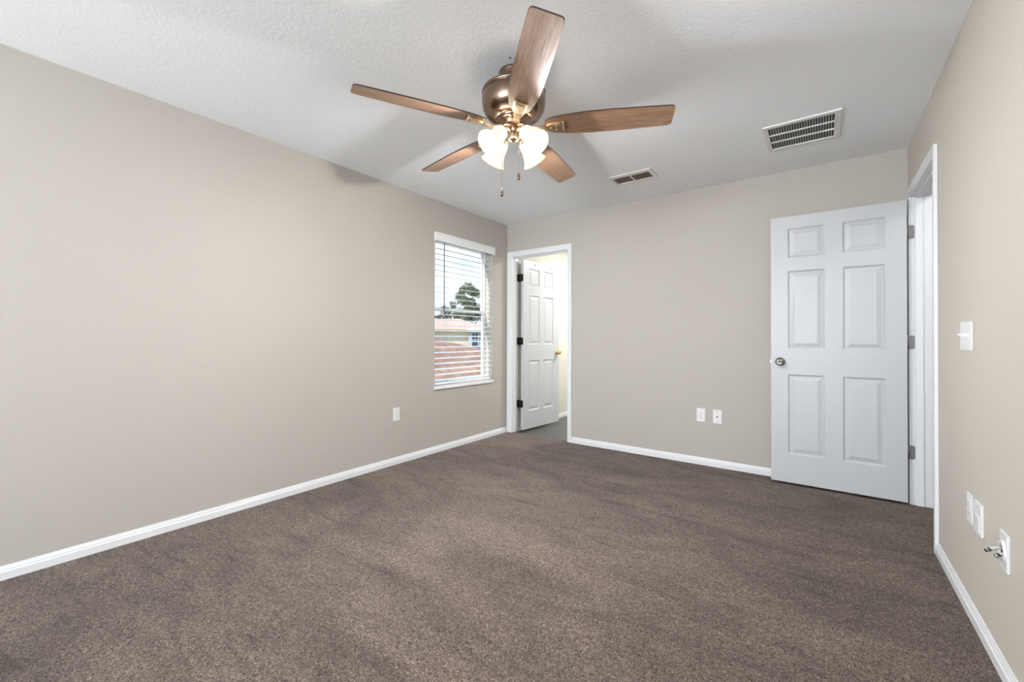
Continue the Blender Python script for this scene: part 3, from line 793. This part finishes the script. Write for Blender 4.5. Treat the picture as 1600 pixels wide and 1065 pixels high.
obj('cover_plate', plate_body(0.072, 0.122, 0.008), M_PLATE, o6)
bm = B()
ring = []
NN = 28
for ro, ri, y0, y1 in ((1.0, 0.72, -0.008, -0.014),):
    ao, bo = 0.030, 0.034
    A = [[bm.verts.new((ao * s_ * math.cos(2 * PI * q / NN), y, bo * s_ * math.sin(2 * PI * q / NN))) for q in range(NN)] for s_, y in ((1.0, -0.007), (0.96, -0.014), (0.74, -0.014), (0.70, -0.0085))]
    for r0, r1 in zip(A, A[1:]):
        for q in range(NN): bm.faces.new((r0[q], r0[(q + 1) % NN], r1[(q + 1) % NN], r1[q]))
obj('bushing_ring', bm, M_PLATE, o6)
bm = B(); lathe(bm, [(0, 0), (0.021, 0), (0.021, 0.0006), (0, 0.0006)], 24, Matrix.Translation((0, -0.0081, 0)) @ Matrix.Rotation(PI / 2, 4, 'X') @ Matrix.Scale(1.14, 4, (0, 1, 0)))
oo = obj('cable_opening', bm, M_DARK, o6); oo['label'] = 'dark oval cable opening'
def cable(name, pts, r, label):
    bm = B(); tube(bm, pts, r, 10)
    n = Vector(pts[-1]) - Vector(pts[-2]); n.normalize()
    c0 = Vector(pts[-1])
    r2 = [r * 1.25, r * 1.25, r * 1.0]; tube(bm, [c0 - n * 0.004, c0 + n * 0.008, c0 + n * 0.010], r2, 10, mi=1)
    o = obj(name, bm, [M_CABLE, M_NICKEL]); tag(o, label, 'cable', 'cable ends from the right wall plate'); return o
cable('coax_cable', [(XR - 0.0095, 2.062, 0.427), (XR - 0.018, 2.061, 0.426), (XR - 0.028, 2.058, 0.423), (XR - 0.036, 2.054, 0.420), (XR - 0.042, 2.050, 0.418)], 0.0052, 'longer grey cable end poking out of the low right wall plate')
cable('coax_cable', [(XR - 0.0095, 2.050, 0.414), (XR - 0.014, 2.050, 0.412), (XR - 0.021, 2.048, 0.407)], 0.0050, 'short grey cable stub below the longer cable on the right wall plate')

# ------------------------------------------------------------------ outside the window
bm = B(); quad(bm, [(-140, -60, -2.95), (60, -60, -2.95), (60, 140, -2.95), (-140, 140, -2.95)])
struct('ground', bm, M_LAWN, 'green lawn outside the window', 'ground')
def hip_roof(bm, x0, x1, y0, y1, ze, zr, ov=0.0, ridge_along='y'):
    x0 -= ov; x1 += ov; y0 -= ov; y1 += ov
    h = (x1 - x0) / 2; xm = (x0 + x1) / 2
    a, b = (xm, y0 + h, zr), (xm, y1 - h, zr)
    c = [(x0, y0, ze), (x1, y0, ze), (x1, y1, ze), (x0, y1, ze)]
    lo = [(p[0], p[1], ze - 0.18) for p in c]
    quad(bm, (c[1], c[2], b, a)); quad(bm, (c[3], c[0], a, b)); quad(bm, (c[0], c[1], a)); quad(bm, (c[2], c[3], b))
    for k_ in range(4): quad(bm, (c[k_], c[(k_ + 1) % 4], lo[(k_ + 1) % 4], lo[k_]))
    quad(bm, lo)
def house(name, loc, label, parts):
    r = empty(name, loc, label, 'house')
    return r
# near single-storey house
nh = empty('neighbour_house', (-12.2, 6.5, -2.95), 'near house seen below the window with a terracotta shingle hip roof', 'house')
bm = B(); box(bm, -3.7, 3.7, -9.5, 8.4, 0, 2.50); obj('house_wall', bm, M_STUCCO, nh)
bm = B(); hip_roof(bm, -4.2, 4.2, -10.0, 8.92, 2.65, 4.08); obj('roof', bm, M_TILE, nh)
# far cream house, turned towards this window
fh = empty('neighbour_house', (-28.8, 29.2, -2.95), 'far cream house with tan roof below the trees', 'house', rot=(0, 0, math.radians(-45.4)))
bm = B(); box(bm, -6.0, 0.0, -8.5, 3.6, 0, 4.74); obj('house_wall', bm, M_STUCCO, fh)
bm = B(); hip_roof(bm, -6.5, 0.5, -9.0, 4.3, 4.86, 6.02); obj('roof', bm, M_TANROOF, fh)
# grey house to the right of it
gh = empty('neighbour_house', (-23.8, 27.0, -2.95), 'blue grey house with a dark sash window right of the cream house', 'house', rot=(0, 0, math.radians(-48.6)))
bm = B(); box(bm, -4.0, 0.0, -0.55, 6.5, 0, 4.66); obj('house_wall', bm, M_BLUEGREY, gh)
bm = B(); hip_roof(bm, -4.35, 0.35, -0.75, 6.9, 4.74, 5.28); obj('roof', bm, M_GREYROOF, gh)
bm = B(); box(bm, 0.0, 0.04, -0.27, 0.24, 3.32, 4.47); wf = obj('house_window', bm, M_HOUSEGLASS, gh)
bm = B()
for (a, b, c, d) in ((-0.33, -0.27, 3.26, 4.53), (0.24, 0.30, 3.26, 4.53), (-0.33, 0.30, 3.26, 3.32), (-0.33, 0.30, 4.47, 4.53), (-0.30, 0.27, 3.86, 3.91), (-0.30, 0.27, 4.17, 4.19), (-0.025, 0.0, 3.9, 4.5)):
    box(bm, 0.0, 0.07, a, b, c, d)
obj('window_trim', bm, M_TRIM, wf)
# trees
def tree(name, x, y, z0, hgt, rad, n, m, label, zc=0.6, leaf=0.20, squash=1.0, clusters=26):
    r = empty(name, (x, y, z0), label, 'tree', 'trees beyond the far houses')
    bm = B()
    tube(bm, [(0, 0, 0), (0.1, 0.05, hgt * 0.4), (0.0, 0.1, hgt * 0.75)], [0.22, 0.15, 0.05], 8)
    for q in range(7):
        a = random.uniform(0, 2 * PI); rr = rad * random.uniform(0.4, 0.8); zz = hgt * random.uniform(0.55, 0.9)
        tube(bm, [(0.05, 0.05, hgt * random.uniform(0.35, 0.6)), (rr * 0.5 * math.cos(a), rr * 0.5 * math.sin(a), zz * 0.9), (rr * math.cos(a), rr * math.sin(a), zz)], [0.09, 0.05, 0.02], 6)
    obj('trunk', bm, M_BARK, r)
    bm = B(); cz = hgt * zc; hz = hgt - cz
    cl = []
    for q in range(clusters):
        while True:
            p = Vector((random.uniform(-1, 1), random.uniform(-1, 1), random.uniform(-1, 1)))
            if 0.35 < p.length < 1: break
        cl.append((Vector((p.x * rad, p.y * rad, cz + p.z * hz * (1.0 if p.z > 0 else 0.8))), random.uniform(0.22, 0.42) * rad))
    for q in range(n):
        c0, cr = random.choice(cl)
        d = Vector((random.gauss(0, 1), random.gauss(0, 1), random.gauss(0, 0.8)))
        p = c0 + d.normalized() * cr * random.uniform(0.5, 1.0)
        s = leaf * random.uniform(0.6, 1.3)
        R_ = Euler((random.uniform(0, 6.3), random.uniform(0, 6.3), random.uniform(0, 6.3))).to_matrix()
        quad(bm, [p + R_ @ Vector(v) * s for v in ((-0.5, 0, 0), (0, -0.3, 0.05), (0.5, 0, 0), (0, 0.3, 0.05))])
    obj('foliage', bm, m, r)
tree('broadleaf_tree', -42.77, 47.61, -2.95, 12.0, 2.5, 5200, M_LEAF, 'tall round green tree rising above the grey house', 0.74, 0.36, clusters=26)
tree('broadleaf_tree', -52.19, 52.46, -2.95, 10.6, 1.7, 650, M_LEAF, 'sparse thin tree left of the tall round tree', 0.82, 0.34, clusters=14)
tree('shade_tree', -38.15, 36.79, -2.95, 6.75, 2.2, 3200, M_LEAF2, 'dark tree just behind the ridge of the far cream house', 0.66, 0.3, clusters=26)
tree('shade_tree', -37.99, 41.15, -2.95, 6.6, 2.1, 3000, M_LEAF2, 'dark tree behind the roof end of the far cream house', 0.66, 0.32, clusters=26)
tree('shade_tree', -41.68, 51.17, -2.95, 6.4, 2.6, 2400, M_LEAF2, 'dark tree behind the blue grey house', 0.66, 0.32, clusters=26)
